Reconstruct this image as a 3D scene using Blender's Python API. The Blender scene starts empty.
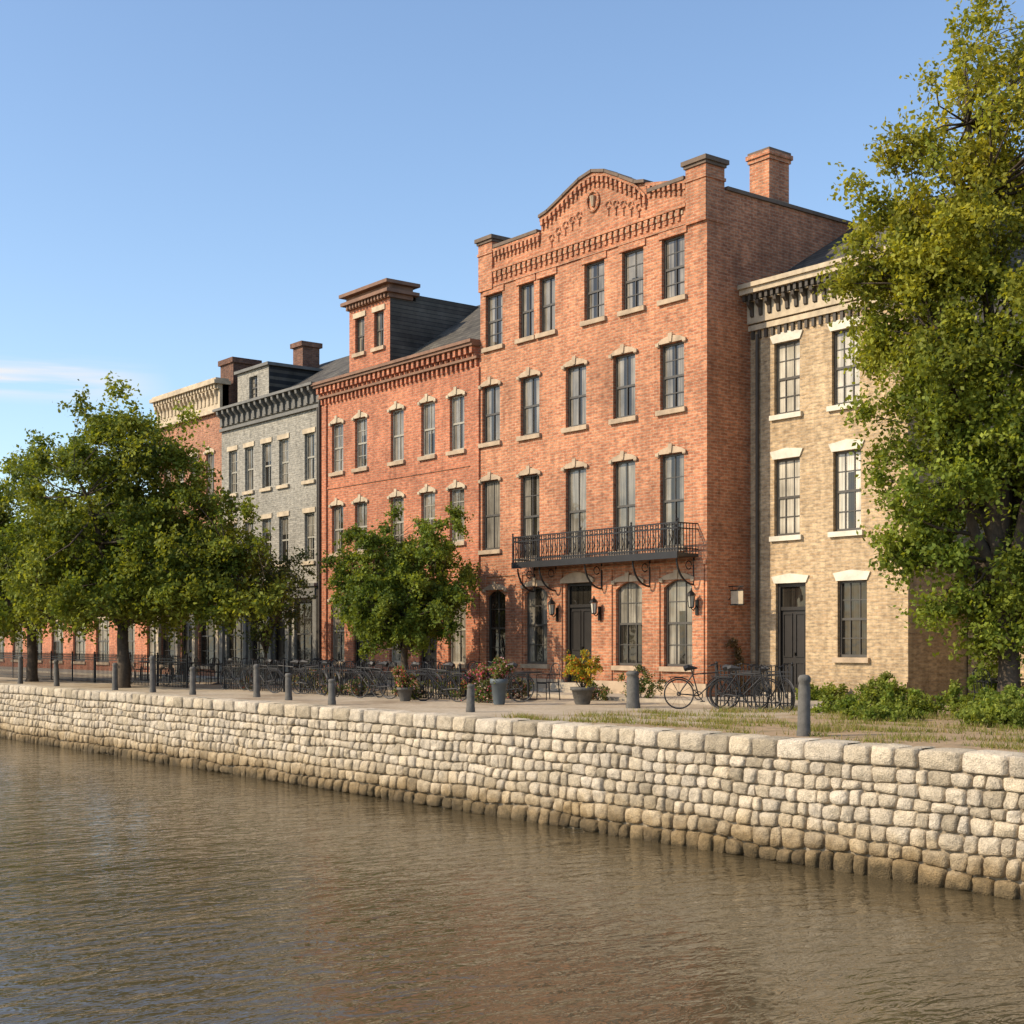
import bpy, math, random
import numpy as np
from mathutils import Vector, noise as mnoise
random.seed(7)
S=bpy.context.scene
# ------------------------------------------------------------------ materials
def newmat(name):
    m=bpy.data.materials.new(name); m.use_nodes=True
    nt=m.node_tree; b=nt.nodes['Principled BSDF']
    return m,nt,b
def N(nt,t,**k):
    n=nt.nodes.new(t)
    for a,v in k.items(): setattr(n,a,v)
    return n
def ramp(nt,fac,stops):
    r=N(nt,'ShaderNodeValToRGB'); e=r.color_ramp.elements
    while len(e)<len(stops): e.new(.5)
    for i,(p,c) in enumerate(stops):
        e[i].position=p; e[i].color=(c[0],c[1],c[2],1) if hasattr(c,'__len__') else (c,c,c,1)
    nt.links.new(fac,r.inputs[0]); return r
def mul(nt,a,b,fac=1.0,mode='MULTIPLY'):
    m=N(nt,'ShaderNodeMix',data_type='RGBA',blend_type=mode)
    m.inputs[0].default_value=fac
    for s,v in ((6,a),(7,b)):
        if hasattr(v,'links'): nt.links.new(v,m.inputs[s])
        else: m.inputs[s].default_value=(*v,1)
    return m.outputs[2]
def noise(nt,scale,detail=3,rough=.6,vec=None):
    n=N(nt,'ShaderNodeTexNoise'); n.inputs['Scale'].default_value=scale
    n.inputs['Detail'].default_value=detail; n.inputs['Roughness'].default_value=rough
    if vec is None:
        g=N(nt,'ShaderNodeNewGeometry'); vec=g.outputs['Position']
    nt.links.new(vec,n.inputs['Vector']); return n
def bump(nt,b,h,strength=.5,dist=.02):
    n=N(nt,'ShaderNodeBump'); n.inputs['Strength'].default_value=strength; n.inputs['Distance'].default_value=dist
    nt.links.new(h,n.inputs['Height']); nt.links.new(n.outputs[0],b.inputs['Normal'])
def mat_plain(name,col,rough=.7,metal=0,var=.25,scale=3.0,bs=.2):
    m,nt,b=newmat(name)
    n=noise(nt,scale,4,.65); r=ramp(nt,n.outputs['Fac'],[(.3,1-var),(.7,1+var*.4)])
    nt.links.new(mul(nt,col,r.outputs[0]),b.inputs['Base Color'])
    b.inputs['Roughness'].default_value=rough; b.inputs['Metallic'].default_value=metal
    if bs>.3:
        n2=noise(nt,25,2,.7); bump(nt,b,n2.outputs['Fac'],bs,.01)
    return m
def mat_brick(name,c1,c2,mortar,bw=.25,bh=.082,stain=.35):
    m,nt,b=newmat(name)
    g=N(nt,'ShaderNodeNewGeometry'); s=N(nt,'ShaderNodeSeparateXYZ'); nt.links.new(g.outputs['Position'],s.inputs[0])
    a=N(nt,'ShaderNodeMath',operation='ADD'); nt.links.new(s.outputs[0],a.inputs[0]); nt.links.new(s.outputs[1],a.inputs[1])
    c=N(nt,'ShaderNodeCombineXYZ'); nt.links.new(a.outputs[0],c.inputs[0]); nt.links.new(s.outputs[2],c.inputs[1])
    t=N(nt,'ShaderNodeTexBrick'); nt.links.new(c.outputs[0],t.inputs['Vector'])
    t.inputs['Scale'].default_value=1; t.inputs['Brick Width'].default_value=bw; t.inputs['Row Height'].default_value=bh
    t.inputs['Mortar Size'].default_value=.009; t.inputs['Mortar Smooth'].default_value=.3; t.inputs['Bias'].default_value=-.15
    t.inputs['Color1'].default_value=(*c1,1); t.inputs['Color2'].default_value=(*c2,1); t.inputs['Mortar'].default_value=(*mortar,1)
    n1=noise(nt,.55,4,.7); r1=ramp(nt,n1.outputs['Fac'],[(.3,(1-stain,1-stain,1-stain)),(.55,1.0),(.75,1.15)])
    mp=N(nt,'ShaderNodeMapping'); mp.inputs['Scale'].default_value=(3,.25,1); nt.links.new(c.outputs[0],mp.inputs[0])
    n3=noise(nt,1.2,3,.7,mp.outputs[0]); r3=ramp(nt,n3.outputs['Fac'],[(.35,.75),(.6,1.05)])
    mp2=N(nt,'ShaderNodeMapping'); mp2.inputs['Scale'].default_value=(5.5,12,1); nt.links.new(c.outputs[0],mp2.inputs[0])
    n5=noise(nt,1.0,2,.7,mp2.outputs[0]); r5=ramp(nt,n5.outputs['Fac'],[(.32,.6),(.5,1.0),(.68,1.3)])
    # damp, darker band rising from the ground
    n6=noise(nt,1.4,3,.6); ad=N(nt,'ShaderNodeMath',operation='MULTIPLY_ADD'); nt.links.new(n6.outputs['Fac'],ad.inputs[0]); ad.inputs[1].default_value=1.6; nt.links.new(s.outputs[2],ad.inputs[2])
    mr=N(nt,'ShaderNodeMapRange'); nt.links.new(ad.outputs[0],mr.inputs[0]); mr.inputs[1].default_value=.6; mr.inputs[2].default_value=2.0; mr.inputs[3].default_value=.68; mr.inputs[4].default_value=1.0
    cmb=N(nt,'ShaderNodeCombineXYZ'); [nt.links.new(mr.outputs[0],cmb.inputs[i]) for i in range(3)]
    col=mul(nt,t.outputs['Color'],r1.outputs[0]); col=mul(nt,col,r3.outputs[0],.8); col=mul(nt,col,r5.outputs[0],.9); col=mul(nt,col,cmb.outputs[0])
    nt.links.new(col,b.inputs['Base Color']); b.inputs['Roughness'].default_value=.88
    iv=N(nt,'ShaderNodeMath',operation='MULTIPLY_ADD'); nt.links.new(t.outputs['Fac'],iv.inputs[0]); iv.inputs[1].default_value=-1.0
    nt.links.new(n5.outputs['Fac'],iv.inputs[2]); bump(nt,b,iv.outputs[0],.7,.012)
    return m
M={}
M['brick_main']=mat_brick('brick_orange',(.56,.222,.105),(.385,.13,.06),(.50,.34,.22))
M['brick_c']=mat_brick('brick_red',(.54,.185,.088),(.41,.125,.06),(.47,.29,.19))
M['brick_a']=mat_brick('brick_far',(.47,.2,.11),(.36,.135,.075),(.42,.3,.2))
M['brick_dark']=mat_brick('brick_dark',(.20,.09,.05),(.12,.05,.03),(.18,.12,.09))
M['brick_tan']=mat_brick('brick_tan',(.56,.40,.23),(.42,.28,.15),(.50,.385,.26),stain=.22)
M['brick_gray']=mat_brick('brick_gray',(.36,.33,.27),(.28,.26,.215),(.33,.3,.25),stain=.2)
M['stone']=mat_plain('trim_stone',(.46,.34,.225),.85,var=.35)
M['white']=mat_plain('trim_white',(.68,.62,.5),.7,var=.25)
M['cream']=mat_plain('trim_cream',(.54,.43,.29),.75,var=.35)
M['dark_trim']=mat_plain('trim_dark',(.07,.055,.04),.6,var=.4)
M['redtrim']=mat_plain('trim_redbrown',(.23,.12,.07),.75,var=.35)
M['graytrim']=mat_plain('trim_gray',(.17,.16,.14),.7,var=.3)
M['frame_dark']=mat_plain('frame_dark',(.075,.065,.052),.5,var=.25)
M['frame_white']=mat_plain('frame_white',(.36,.33,.26),.5,var=.2)
M['door']=mat_plain('door_paint',(.02,.016,.013),.45,var=.3)
M['iron']=mat_plain('wrought_iron',(.022,.021,.022),.55,metal=.3,var=.3)
M['bark']=mat_plain('bark',(.085,.062,.042),.95,var=.5,scale=8,bs=.8)
M['post']=mat_plain('post_granite',(.12,.11,.095),.85,var=.45,scale=7,bs=.6)
M['terracotta']=mat_plain('terracotta',(.24,.13,.08),.8,var=.5,scale=6)
M['bluepot']=mat_plain('glazed_pot',(.10,.12,.13),.6)
M['coping']=mat_plain('coping',(.16,.11,.075),.8,var=.4)
M['step']=mat_plain('step_stone',(.42,.35,.26),.9,var=.35)
M['brass']=mat_plain('lamp_metal',(.03,.025,.02),.4,metal=.6)
def mat_slate():
    m,nt,b=newmat('roof_slate')
    g=N(nt,'ShaderNodeNewGeometry'); s=N(nt,'ShaderNodeSeparateXYZ'); nt.links.new(g.outputs['Position'],s.inputs[0])
    c=N(nt,'ShaderNodeCombineXYZ'); nt.links.new(s.outputs[0],c.inputs[0]); nt.links.new(s.outputs[2],c.inputs[1])
    t=N(nt,'ShaderNodeTexBrick'); nt.links.new(c.outputs[0],t.inputs['Vector']); t.inputs['Scale'].default_value=1
    t.inputs['Brick Width'].default_value=.3; t.inputs['Row Height'].default_value=.14; t.inputs['Mortar Size'].default_value=.01
    t.inputs['Color1'].default_value=(.13,.115,.09,1); t.inputs['Color2'].default_value=(.08,.07,.058,1); t.inputs['Mortar'].default_value=(.03,.03,.03,1)
    n=noise(nt,1.2,4,.7); r=ramp(nt,n.outputs['Fac'],[(.3,.6),(.7,1.3)])
    nt.links.new(mul(nt,t.outputs['Color'],r.outputs[0]),b.inputs['Base Color']); b.inputs['Roughness'].default_value=.85; b.inputs['Specular IOR Level'].default_value=.25
    bump(nt,b,t.outputs['Fac'],-.5,.02); return m
M['slate']=mat_slate()
def mat_pane(name,c_lo,c_hi,coat):
    # glazing: clear polished surface over dark room or pleated cloth
    m,nt,b=newmat(name)
    g=N(nt,'ShaderNodeNewGeometry')
    mp=N(nt,'ShaderNodeMapping'); mp.inputs['Scale'].default_value=(22,22,.5); nt.links.new(g.outputs['Position'],mp.inputs[0])
    n=noise(nt,1.0,2,.5,mp.outputs[0]); r=ramp(nt,n.outputs['Fac'],[(.35,c_lo),(.65,c_hi)])
    n2=noise(nt,.9,3,.6); r2=ramp(nt,n2.outputs['Fac'],[(.35,.6),(.65,1.15)])
    nt.links.new(mul(nt,r.outputs[0],r2.outputs[0]),b.inputs['Base Color'])
    b.inputs['Roughness'].default_value=.9; b.inputs['Specular IOR Level'].default_value=0
    b.inputs['Coat Weight'].default_value=1; b.inputs['Coat Roughness'].default_value=.03; b.inputs['Coat IOR'].default_value=coat
    n3=noise(nt,1.6,2,.5); bp=N(nt,'ShaderNodeBump'); bp.inputs['Strength'].default_value=.25; bp.inputs['Distance'].default_value=.06
    nt.links.new(n3.outputs['Fac'],bp.inputs['Height']); nt.links.new(bp.outputs[0],b.inputs['Coat Normal']); return m
M['glass']=mat_pane('pane_dark',(.014,.012,.010),(.04,.034,.026),1.5)
M['curtain']=mat_pane('pane_curtain',(.13,.115,.09),(.30,.265,.21),1.5)
M['curtain_white']=mat_pane('pane_curtain_white',(.40,.36,.28),(.68,.61,.49),1.5)
def mat_leaf(name,trans=.4):
    m,nt,b=newmat(name); out=nt.nodes['Material Output']
    a=N(nt,'ShaderNodeAttribute',attribute_name='Col')
    nt.links.new(a.outputs['Color'],b.inputs['Base Color']); b.inputs['Roughness'].default_value=.6
    b.inputs['Specular IOR Level'].default_value=.2
    tr=N(nt,'ShaderNodeBsdfTranslucent')
    nt.links.new(mul(nt,a.outputs['Color'],(1.7,1.5,.6)),tr.inputs['Color'])
    mx=N(nt,'ShaderNodeMixShader'); mx.inputs[0].default_value=trans
    nt.links.new(b.outputs[0],mx.inputs[1]); nt.links.new(tr.outputs[0],mx.inputs[2]); nt.links.new(mx.outputs[0],out.inputs[0]); return m
M['leaf']=mat_leaf('leaves')
def mat_wallstone():
    m,nt,b=newmat('quay_stone')
    a=N(nt,'ShaderNodeAttribute',attribute_name='Col')
    n=noise(nt,6,5,.75); r=ramp(nt,n.outputs['Fac'],[(.3,.6),(.5,.97),(.72,1.2)])
    n3=noise(nt,45,2,.7); r3=ramp(nt,n3.outputs['Fac'],[(.3,.68),(.7,1.18)])
    col=mul(nt,a.outputs['Color'],r.outputs[0]); col=mul(nt,col,r3.outputs[0])
    g=N(nt,'ShaderNodeNewGeometry'); s=N(nt,'ShaderNodeSeparateXYZ'); nt.links.new(g.outputs['Position'],s.inputs[0])
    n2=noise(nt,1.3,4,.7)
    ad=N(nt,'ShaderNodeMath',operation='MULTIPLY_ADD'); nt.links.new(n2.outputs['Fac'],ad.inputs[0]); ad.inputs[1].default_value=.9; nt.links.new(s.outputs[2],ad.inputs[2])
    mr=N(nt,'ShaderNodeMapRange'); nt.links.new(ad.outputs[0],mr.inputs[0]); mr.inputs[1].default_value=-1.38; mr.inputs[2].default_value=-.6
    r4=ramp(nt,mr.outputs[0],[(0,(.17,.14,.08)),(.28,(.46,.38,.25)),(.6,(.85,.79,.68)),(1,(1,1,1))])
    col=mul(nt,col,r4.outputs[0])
    nt.links.new(col,b.inputs['Base Color']); b.inputs['Roughness'].default_value=.9
    ad2=N(nt,'ShaderNodeMath',operation='MULTIPLY_ADD'); nt.links.new(n3.outputs['Fac'],ad2.inputs[0]); ad2.inputs[1].default_value=.35; nt.links.new(n.outputs['Fac'],ad2.inputs[2])
    bump(nt,b,ad2.outputs[0],1.0,.06); return m
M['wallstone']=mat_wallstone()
M['mortar']=mat_plain('quay_mortar',(.27,.215,.145),.95,var=.5,bs=.6)
def mat_ground():
    m,nt,b=newmat('ground_gravel')
    n=noise(nt,.35,5,.7); r=ramp(nt,n.outputs['Fac'],[(.36,(.28,.2,.12)),(.5,(.45,.355,.24)),(.7,(.52,.43,.31))])
    n2=noise(nt,9,4,.75); r2=ramp(nt,n2.outputs['Fac'],[(.3,.65),(.7,1.15)])
    g=N(nt,'ShaderNodeNewGeometry'); s=N(nt,'ShaderNodeSeparateXYZ'); nt.links.new(g.outputs['Position'],s.inputs[0])
    n3=noise(nt,.5,4,.7); ad=N(nt,'ShaderNodeMath',operation='MULTIPLY_ADD'); nt.links.new(n3.outputs['Fac'],ad.inputs[0]); ad.inputs[1].default_value=9; nt.links.new(s.outputs[0],ad.inputs[2])
    mr=N(nt,'ShaderNodeMapRange'); nt.links.new(ad.outputs[0],mr.inputs[0]); mr.inputs[1].default_value=-15.5; mr.inputs[2].default_value=-13.5
    n4=noise(nt,2.2,5,.75); r4=ramp(nt,n4.outputs['Fac'],[(.45,(.42,.28,.155)),(.58,(.3,.21,.11)),(.68,(.14,.15,.05))])
    mx=N(nt,'ShaderNodeMix',data_type='RGBA'); nt.links.new(mr.outputs[0],mx.inputs[0]); nt.links.new(r.outputs[0],mx.inputs[6]); nt.links.new(r4.outputs[0],mx.inputs[7])
    nt.links.new(mul(nt,mx.outputs[2],r2.outputs[0]),b.inputs['Base Color']); b.inputs['Roughness'].default_value=.95
    bump(nt,b,n2.outputs['Fac'],.6,.04); return m
M['ground']=mat_ground()
def mat_water():
    m,nt,b=newmat('river_water')
    b.inputs['Base Color'].default_value=(.085,.064,.034,1); b.inputs['Roughness'].default_value=.06; b.inputs['IOR'].default_value=1.36
    g=N(nt,'ShaderNodeNewGeometry'); mp=N(nt,'ShaderNodeMapping'); mp.inputs['Rotation'].default_value=(0,0,math.radians(38)); mp.inputs['Scale'].default_value=(1,.5,1)
    nt.links.new(g.outputs['Position'],mp.inputs[0])
    a=noise(nt,4.2,3,.55,mp.outputs[0]); c=noise(nt,.6,2,.5,mp.outputs[0])
    a.inputs['Distortion'].default_value=.4
    p=noise(nt,.1,3,.6); pr=ramp(nt,p.outputs['Fac'],[(.35,.65),(.65,1.1)])
    am=N(nt,'ShaderNodeMath',operation='MULTIPLY'); nt.links.new(a.outputs['Fac'],am.inputs[0]); nt.links.new(pr.outputs[0],am.inputs[1])
    ad=N(nt,'ShaderNodeMath',operation='MULTIPLY_ADD'); nt.links.new(c.outputs['Fac'],ad.inputs[0]); ad.inputs[1].default_value=1.3; nt.links.new(am.outputs[0],ad.inputs[2])
    bump(nt,b,ad.outputs[0],1.0,.042); return m
M['water']=mat_water()

# ------------------------------------------------------------------ mesh helpers
class MB:
    def __init__(s): s.v=[]; s.f=[]; s.c=None
    def add(s,vs,fs):
        o=len(s.v); s.v+= [tuple(p) for p in vs]; s.f+=[tuple(i+o for i in f) for f in fs]
    def quad(s,a,b,c,d): s.add([a,b,c,d],[(0,1,2,3)])
    def box(s,x0,x1,y0,y1,z0,z1):
        s.add([(x0,y0,z0),(x1,y0,z0),(x1,y1,z0),(x0,y1,z0),(x0,y0,z1),(x1,y0,z1),(x1,y1,z1),(x0,y1,z1)],
              [(0,1,5,4),(1,2,6,5),(2,3,7,6),(3,0,4,7),(4,5,6,7),(3,2,1,0)])
    def prism(s,pts,y0,y1):
        n=len(pts); s.add([(x,y0,z) for x,z in pts]+[(x,y1,z) for x,z in pts],
          [tuple(range(n)),tuple(range(2*n-1,n-1,-1))]+[(i,i+n,(i+1)%n+n,(i+1)%n) for i in range(n)])
    def prismx(s,pts,x0,x1):
        n=len(pts); s.add([(x1,y,z) for y,z in pts]+[(x0,y,z) for y,z in pts],
          [tuple(range(n)),tuple(range(2*n-1,n-1,-1))]+[(i,i+n,(i+1)%n+n,(i+1)%n) for i in range(n)])
    def tube(s,pts,r,n=6):
        pts=[Vector(p) for p in pts]; rs=r if hasattr(r,'__len__') else [r]*len(pts)
        vs=[];fs=[]
        for i,p in enumerate(pts):
            d=(pts[min(i+1,len(pts)-1)]-pts[max(i-1,0)]).normalized()
            u=d.cross(Vector((0,0,1)))
            if u.length<.1: u=d.cross(Vector((1,0,0)))
            u.normalize(); w=d.cross(u)
            for k in range(n):
                a=2*math.pi*k/n; vs.append(p+(u*math.cos(a)+w*math.sin(a))*rs[i])
        for i in range(len(pts)-1):
            for k in range(n): fs.append((i*n+k,i*n+(k+1)%n,(i+1)*n+(k+1)%n,(i+1)*n+k))
        fs.append(tuple(range(n-1,-1,-1))); fs.append(tuple((len(pts)-1)*n+k for k in range(n)))
        s.add(vs,fs)
    def ring(s,c,R,r,n=24,m=5):
        vs=[];fs=[]
        for i in range(n):
            a=2*math.pi*i/n
            for k in range(m):
                b=2*math.pi*k/m; q=R+r*math.cos(b)
                vs.append((c[0]+q*math.cos(a),c[1]+r*math.sin(b),c[2]+q*math.sin(a)))
        for i in range(n):
            for k in range(m): fs.append((i*m+k,i*m+(k+1)%m,((i+1)%n)*m+(k+1)%m,((i+1)%n)*m+k))
        s.add(vs,fs)
    def lathe(s,prof,c,n=16):
        vs=[(c[0]+r*math.cos(2*math.pi*k/n),c[1]+r*math.sin(2*math.pi*k/n),c[2]+z) for r,z in prof for k in range(n)]
        fs=[(i*n+k,i*n+(k+1)%n,(i+1)*n+(k+1)%n,(i+1)*n+k) for i in range(len(prof)-1) for k in range(n)]
        fs.append(tuple((len(prof)-1)*n+k for k in range(n))); s.add(vs,fs)
    def obj(s,name,mat,parent=None,smooth=False):
        me=bpy.data.meshes.new(name); me.from_pydata(s.v,[],s.f); me.update()
        o=bpy.data.objects.new(name,me); S.collection.objects.link(o); me.materials.append(mat)
        if smooth: me.polygons.foreach_set('use_smooth',[True]*len(me.polygons))
        if s.c is not None:
            at=me.color_attributes.new('Col','FLOAT_COLOR','POINT'); at.data.foreach_set('color',np.array(s.c,dtype=np.float32).ravel())
        if parent: o.parent=parent; o.location=-parent.location
        return o
def empty(name,loc):
    e=bpy.data.objects.new(name,None); e.location=loc; S.collection.objects.link(e); e.empty_display_size=.3; return e
class Group:
    def __init__(s,name,loc): s.name=name; s.loc=Vector(loc); s.p={}
    def __call__(s,key,mat):
        k=(key,mat)
        if k not in s.p: s.p[k]=MB()
        return s.p[k]
    def finish(s):
        e=empty(s.name,s.loc)
        for (k,m),mb in s.p.items():
            if mb.v: mb.obj(k,M[m],e)
        return e
def facade(mb,x0,x1,y,z0,z1,ops,rv=.2):
    xs=sorted({x0,x1}|{o[0] for o in ops}|{o[1] for o in ops}); zs=sorted({z0,z1}|{o[2] for o in ops}|{o[3] for o in ops})
    for i in range(len(xs)-1):
        for j in range(len(zs)-1):
            cx=(xs[i]+xs[i+1])/2; cz=(zs[j]+zs[j+1])/2
            if any(o[0]<cx<o[1] and o[2]<cz<o[3] for o in ops): continue
            mb.quad((xs[i],y,zs[j]),(xs[i+1],y,zs[j]),(xs[i+1],y,zs[j+1]),(xs[i],y,zs[j+1]))
    for a,b,c,d in ops:
        mb.quad((a,y,c),(a,y,d),(a,y+rv,d),(a,y+rv,c)); mb.quad((b,y,d),(b,y,c),(b,y+rv,c),(b,y+rv,d))
        mb.quad((a,y,d),(b,y,d),(b,y+rv,d),(a,y+rv,d)); mb.quad((b,y,c),(a,y,c),(a,y+rv,c),(b,y+rv,c))
def arcpts(xc,w,z,rise,n=10):
    return [(xc-w/2+w*i/n, z+rise*(1-(2*i/n-1)**2)) for i in range(n+1)]
def window(g,xc,w,zb,zt,y,frame='frame_dark',cur=None,mun=1,sill='stone',lintel='arch',lmat='stone',seg=None,cloth='curtain'):
    a,b=xc-w/2,xc+w/2; fr=g('window_frames',frame); f=.055; y0,y1=y+.1,y+.17
    fr.box(a,a+f,y0,y1,zb,zt); fr.box(b-f,b,y0,y1,zb,zt); fr.box(a+f,b-f,y0,y1,zt-f,zt); fr.box(a+f,b-f,y0,y1,zb,zb+f*1.3)
    zm=zb+(zt-zb)*.5
    fr.box(a+f,b-f,y0+.01,y1-.01,zm-.03,zm+.03)
    for i in range(mun):
        xm=a+(b-a)*(i+1)/(mun+1); fr.box(xm-.014,xm+.014,y0+.015,y1-.02,zb+f*1.3,zm-.03); fr.box(xm-.014,xm+.014,y0+.015,y1-.02,zm+.03,zt-f)
    if mun>1 or random.random()<.4:
        for q in ((zb+zm)/2,(zm+zt)/2): fr.box(a+f,b-f,y0+.02,y1-.025,q-.012,q+.012)
    if cur is None: cur=random.choice(['two','two','two','full','blind','two_blind'])
    L_,R_=a+f,b-f
    q1=L_+(R_-L_)*random.uniform(.25,.46); q2=R_-(R_-L_)*random.uniform(.25,.46); bl=zt-(zt-zb)*random.uniform(.2,.6)
    for (s0,s1,yy) in ((zb+f,zm,y+.145),(zm,zt-f,y+.135)):
        tl=random.uniform(-.008,.008)
        def pane(mat,xa,xb,z0,z1):
            if z1-z0<.01: return
            ya=yy+tl*(xa-L_)/(R_-L_); yb=yy+tl*(xb-L_)/(R_-L_)
            g('window_panes',mat).quad((xa,ya,z0),(xb,yb,z0),(xb,yb,z1),(xa,ya,z1))
        if cur=='none': pane('glass',L_,R_,s0,s1)
        elif cur=='full': pane(cloth,L_,R_,s0,s1)
        else:
            m_=min(max(bl,s0),s1) if 'blind' in cur else s1
            pane(cloth,L_,R_,m_,s1)
            if 'two' in cur: pane(cloth,L_,q1,s0,m_); pane('glass',q1,q2,s0,m_); pane(cloth,q2,R_,s0,m_)
            else: pane('glass',L_,R_,s0,m_)
    if sill: g('sills',sill).box(a-.1,b+.1,y-.09,y+.1,zb-.13,zb-.002)
    L=g('lintels',lmat)
    if lintel=='arch':
        p=[(a-.09,zt-.06),(a+.0,zt-.06),(a+.0,zt+.004),(b,zt+.004),(b,zt-.06),(b+.09,zt-.06)]
        top=arcpts(xc,w+.18,zt+.05,.14)[::-1]
        L.prism(p+top,y-.055,y+.02)
        L.prism([(xc-.05,zt+.02),(xc+.05,zt+.02),(xc+.08,zt+.26),(xc-.08,zt+.26)],y-.085,y-.056)
        L.box(a-.12,a-.0,y-.075,y-.056,zt-.04,zt+.05); L.box(b+.0,b+.12,y-.075,y-.056,zt-.04,zt+.05)
    elif lintel=='splay':
        L.prism([(a-.02,zt+.003),(b+.02,zt+.003),(b+.12,zt+.2),(xc,zt+.27),(a-.12,zt+.2)],y-.04,y+.02)
    elif lintel=='flat': L.box(a-.1,b+.1,y-.04,y+.02,zt+.003,zt+.18)
    if seg:
        wl=g('arch_infill',seg); ar=arcpts(xc,w,zt-.2,.2)
        wl.prism([(a,zt-.003),(a,zt-.2)]+ar[1:6]+[(xc,zt-.003)],y+.012,y+.1)
        wl.prism([(xc,zt-.003)]+ar[5:10]+[(b,zt-.2),(b,zt-.003)],y+.012,y+.1)
def door(g,xc,w,zb,zt,y,steps=0,mat='door'):
    a,b=xc-w/2,xc+w/2; D=g('door',mat); zl=zb+(zt-zb)*.77
    D.box(a,a+.09,y+.08,y+.19,zb,zt); D.box(b-.09,b,y+.08,y+.19,zb,zt); D.box(a+.09,b-.09,y+.08,y+.19,zt-.09,zt); D.box(a+.09,b-.09,y+.1,y+.19,zl-.05,zl+.04)
    D.box(a+.09,b-.09,y+.15,y+.19,zb,zl-.05)
    g('window_panes','glass').quad((a+.09,y+.14,zl+.04),(b-.09,y+.14,zl+.04),(b-.09,y+.14,zt-.09),(a+.09,y+.14,zt-.09))
    ww=(w-.18)
    for i in range(2):
        p0=a+.09+ww*(i*.5)+.05; p1=a+.09+ww*(i*.5+.5)-.05
        for q0,q1 in ((.08,.36),(.42,.94)):
            z0=zb+(zl-zb)*q0; z1=zb+(zl-zb)*q1
            for bx in ((p0,p0+.03,z0,z1),(p1-.03,p1,z0,z1),(p0+.03,p1-.03,z0,z0+.03),(p0+.03,p1-.03,z1-.03,z1)): D.box(bx[0],bx[1],y+.125,y+.149,bx[2],bx[3])
    g('door_knob','brass').box(xc+.03,xc+.07,y+.09,y+.149,zb+.95,zb+1.03)
    for i in range(steps):
        g('steps','step').box(a-.25-.1*i,b+.25+.1*i,y-.35*(i+1),y-.35*i,0,zb*(steps-i)/steps)
def dentils(mb,x0,x1,y0,y1,z0,z1,w,gap):
    n=int((x1-x0)/(w+gap)); st=(x1-x0)/n
    for i in range(n): mb.box(x0+i*st+gap/2,x0+i*st+gap/2+w,y0,y1,z0,z1)
def bracket(mb,x,w,y,z1,h,d):
    mb.prismx([(y,z1-h),(y-.25*d,z1-h+.03),(y-.35*d,z1-.5*h),(y-.9*d,z1-.25*h),(y-d,z1),(y,z1)][::-1],x-w/2,x+w/2)
def shell(g,mat,x0,x1,y0,y1,z0,z1,right=True,left=True):
    W=g('walls',mat)
    if right: W.quad((x1,y0,z0),(x1,y1,z0),(x1,y1,z1),(x1,y0,z1))
    if left: W.quad((x0,y1,z0),(x0,y0,z0),(x0,y0,z1),(x0,y1,z1))
    W.quad((x1,y1,z0),(x0,y1,z0),(x0,y1,z1),(x1,y1,z1))

YF=26.5
# ------------------------------------------------------------------ main brick house
g=Group('brick_hotel',(-30.5,YF,0)); x0,x1=-35.4,-25.64
cols=[-34.85,-32.93,-30.83,-28.79,-26.92]
ops=[]; W=[]
for x in (-34.7,-33.1,-32.12,-30.03,-28.45,-26.88): W.append((x,.72 if x in(-33.1,-32.12) else .86,10.62,12.25,{'lintel':'flat','lmat':'brick_main'}))
for x in cols: W.append((x,.9,7.68,9.44,{}))
for i,x in enumerate(cols): W.append((x,.9,4.35 if i==0 else 4.02,6.5,{}))
for x in (-32.65,-28.6,-26.7): W.append((x,1.06,.85,3.15,{'seg':'brick_main','mun':2}))
W.append((-34.6,.95,.75,3.1,{'seg':'brick_main','cur':'none'}))
for x,w,a,b,k in W: ops.append((x-w/2,x+w/2,a,b))
dr=(-30.72,1.15,.34,3.2); ops.append((dr[0]-dr[1]/2,dr[0]+dr[1]/2,dr[2],dr[3]))
facade(g('walls','brick_main'),x0,x1,YF,0,13.0,ops)
for x,w,a,b,k in W: window(g,x,w,a,b,YF,**k)
door(g,*dr,YF,steps=2)
dS=g('door_surround','stone')
dS.prism([(dr[0]-.72,3.2)]+[(dr[0]+.72,3.2)]+arcpts(dr[0],1.44,3.3,.2)[::-1],YF-.08,YF+.02)
P=g('plinth','stone')
for a,b in ((x0,-34.6-.53),(-34.6+.53,dr[0]-.62),(dr[0]+.62,x1)): P.box(a,b,YF-.05,YF+.01,0,.42)
B=g('brick_bands','brick_main')
B.box(x0,x1,YF-.035,YF+.01,3.52,3.62)
pr=g('pilasters','brick_main')
for xx in (x0+.02,-33.6,-31.75,-29.6,-27.7,x1-.42):
    pr.box(xx,xx+.34,YF-.04,YF-.001,.423,3.517)
par=[(x0+.7,13.0),(x1-.7,13.0),(x1-.7,13.62),(-27.9,13.62),(-27.9,13.92)]
ped=[(-28.3,14.0),(-28.9,14.32),(-29.5,14.62),(-30.05,14.76),(-30.6,14.66),(-31.3,14.38),(-32.0,14.1),(-32.4,14.02)]
par+=ped+[(-32.4,13.62),(x0+.7,13.62)]
g('parapet','brick_main').prism(par,YF,YF+.35)
cp=g('coping','coping')
for (ax,az),(bx,bz) in zip([(-27.9,13.92)]+ped[:-1],ped):
    cp.prism([(bx-.01,bz+.003),(ax+.01,az+.003),(ax+.01,az+.09),(bx-.01,bz+.09)],YF-.12,YF+.4)
cp.box(-27.78,x1-.76,YF-.1,YF+.4,13.623,13.72); cp.box(x0+.76,-32.5,YF-.1,YF+.4,13.623,13.72)
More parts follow.
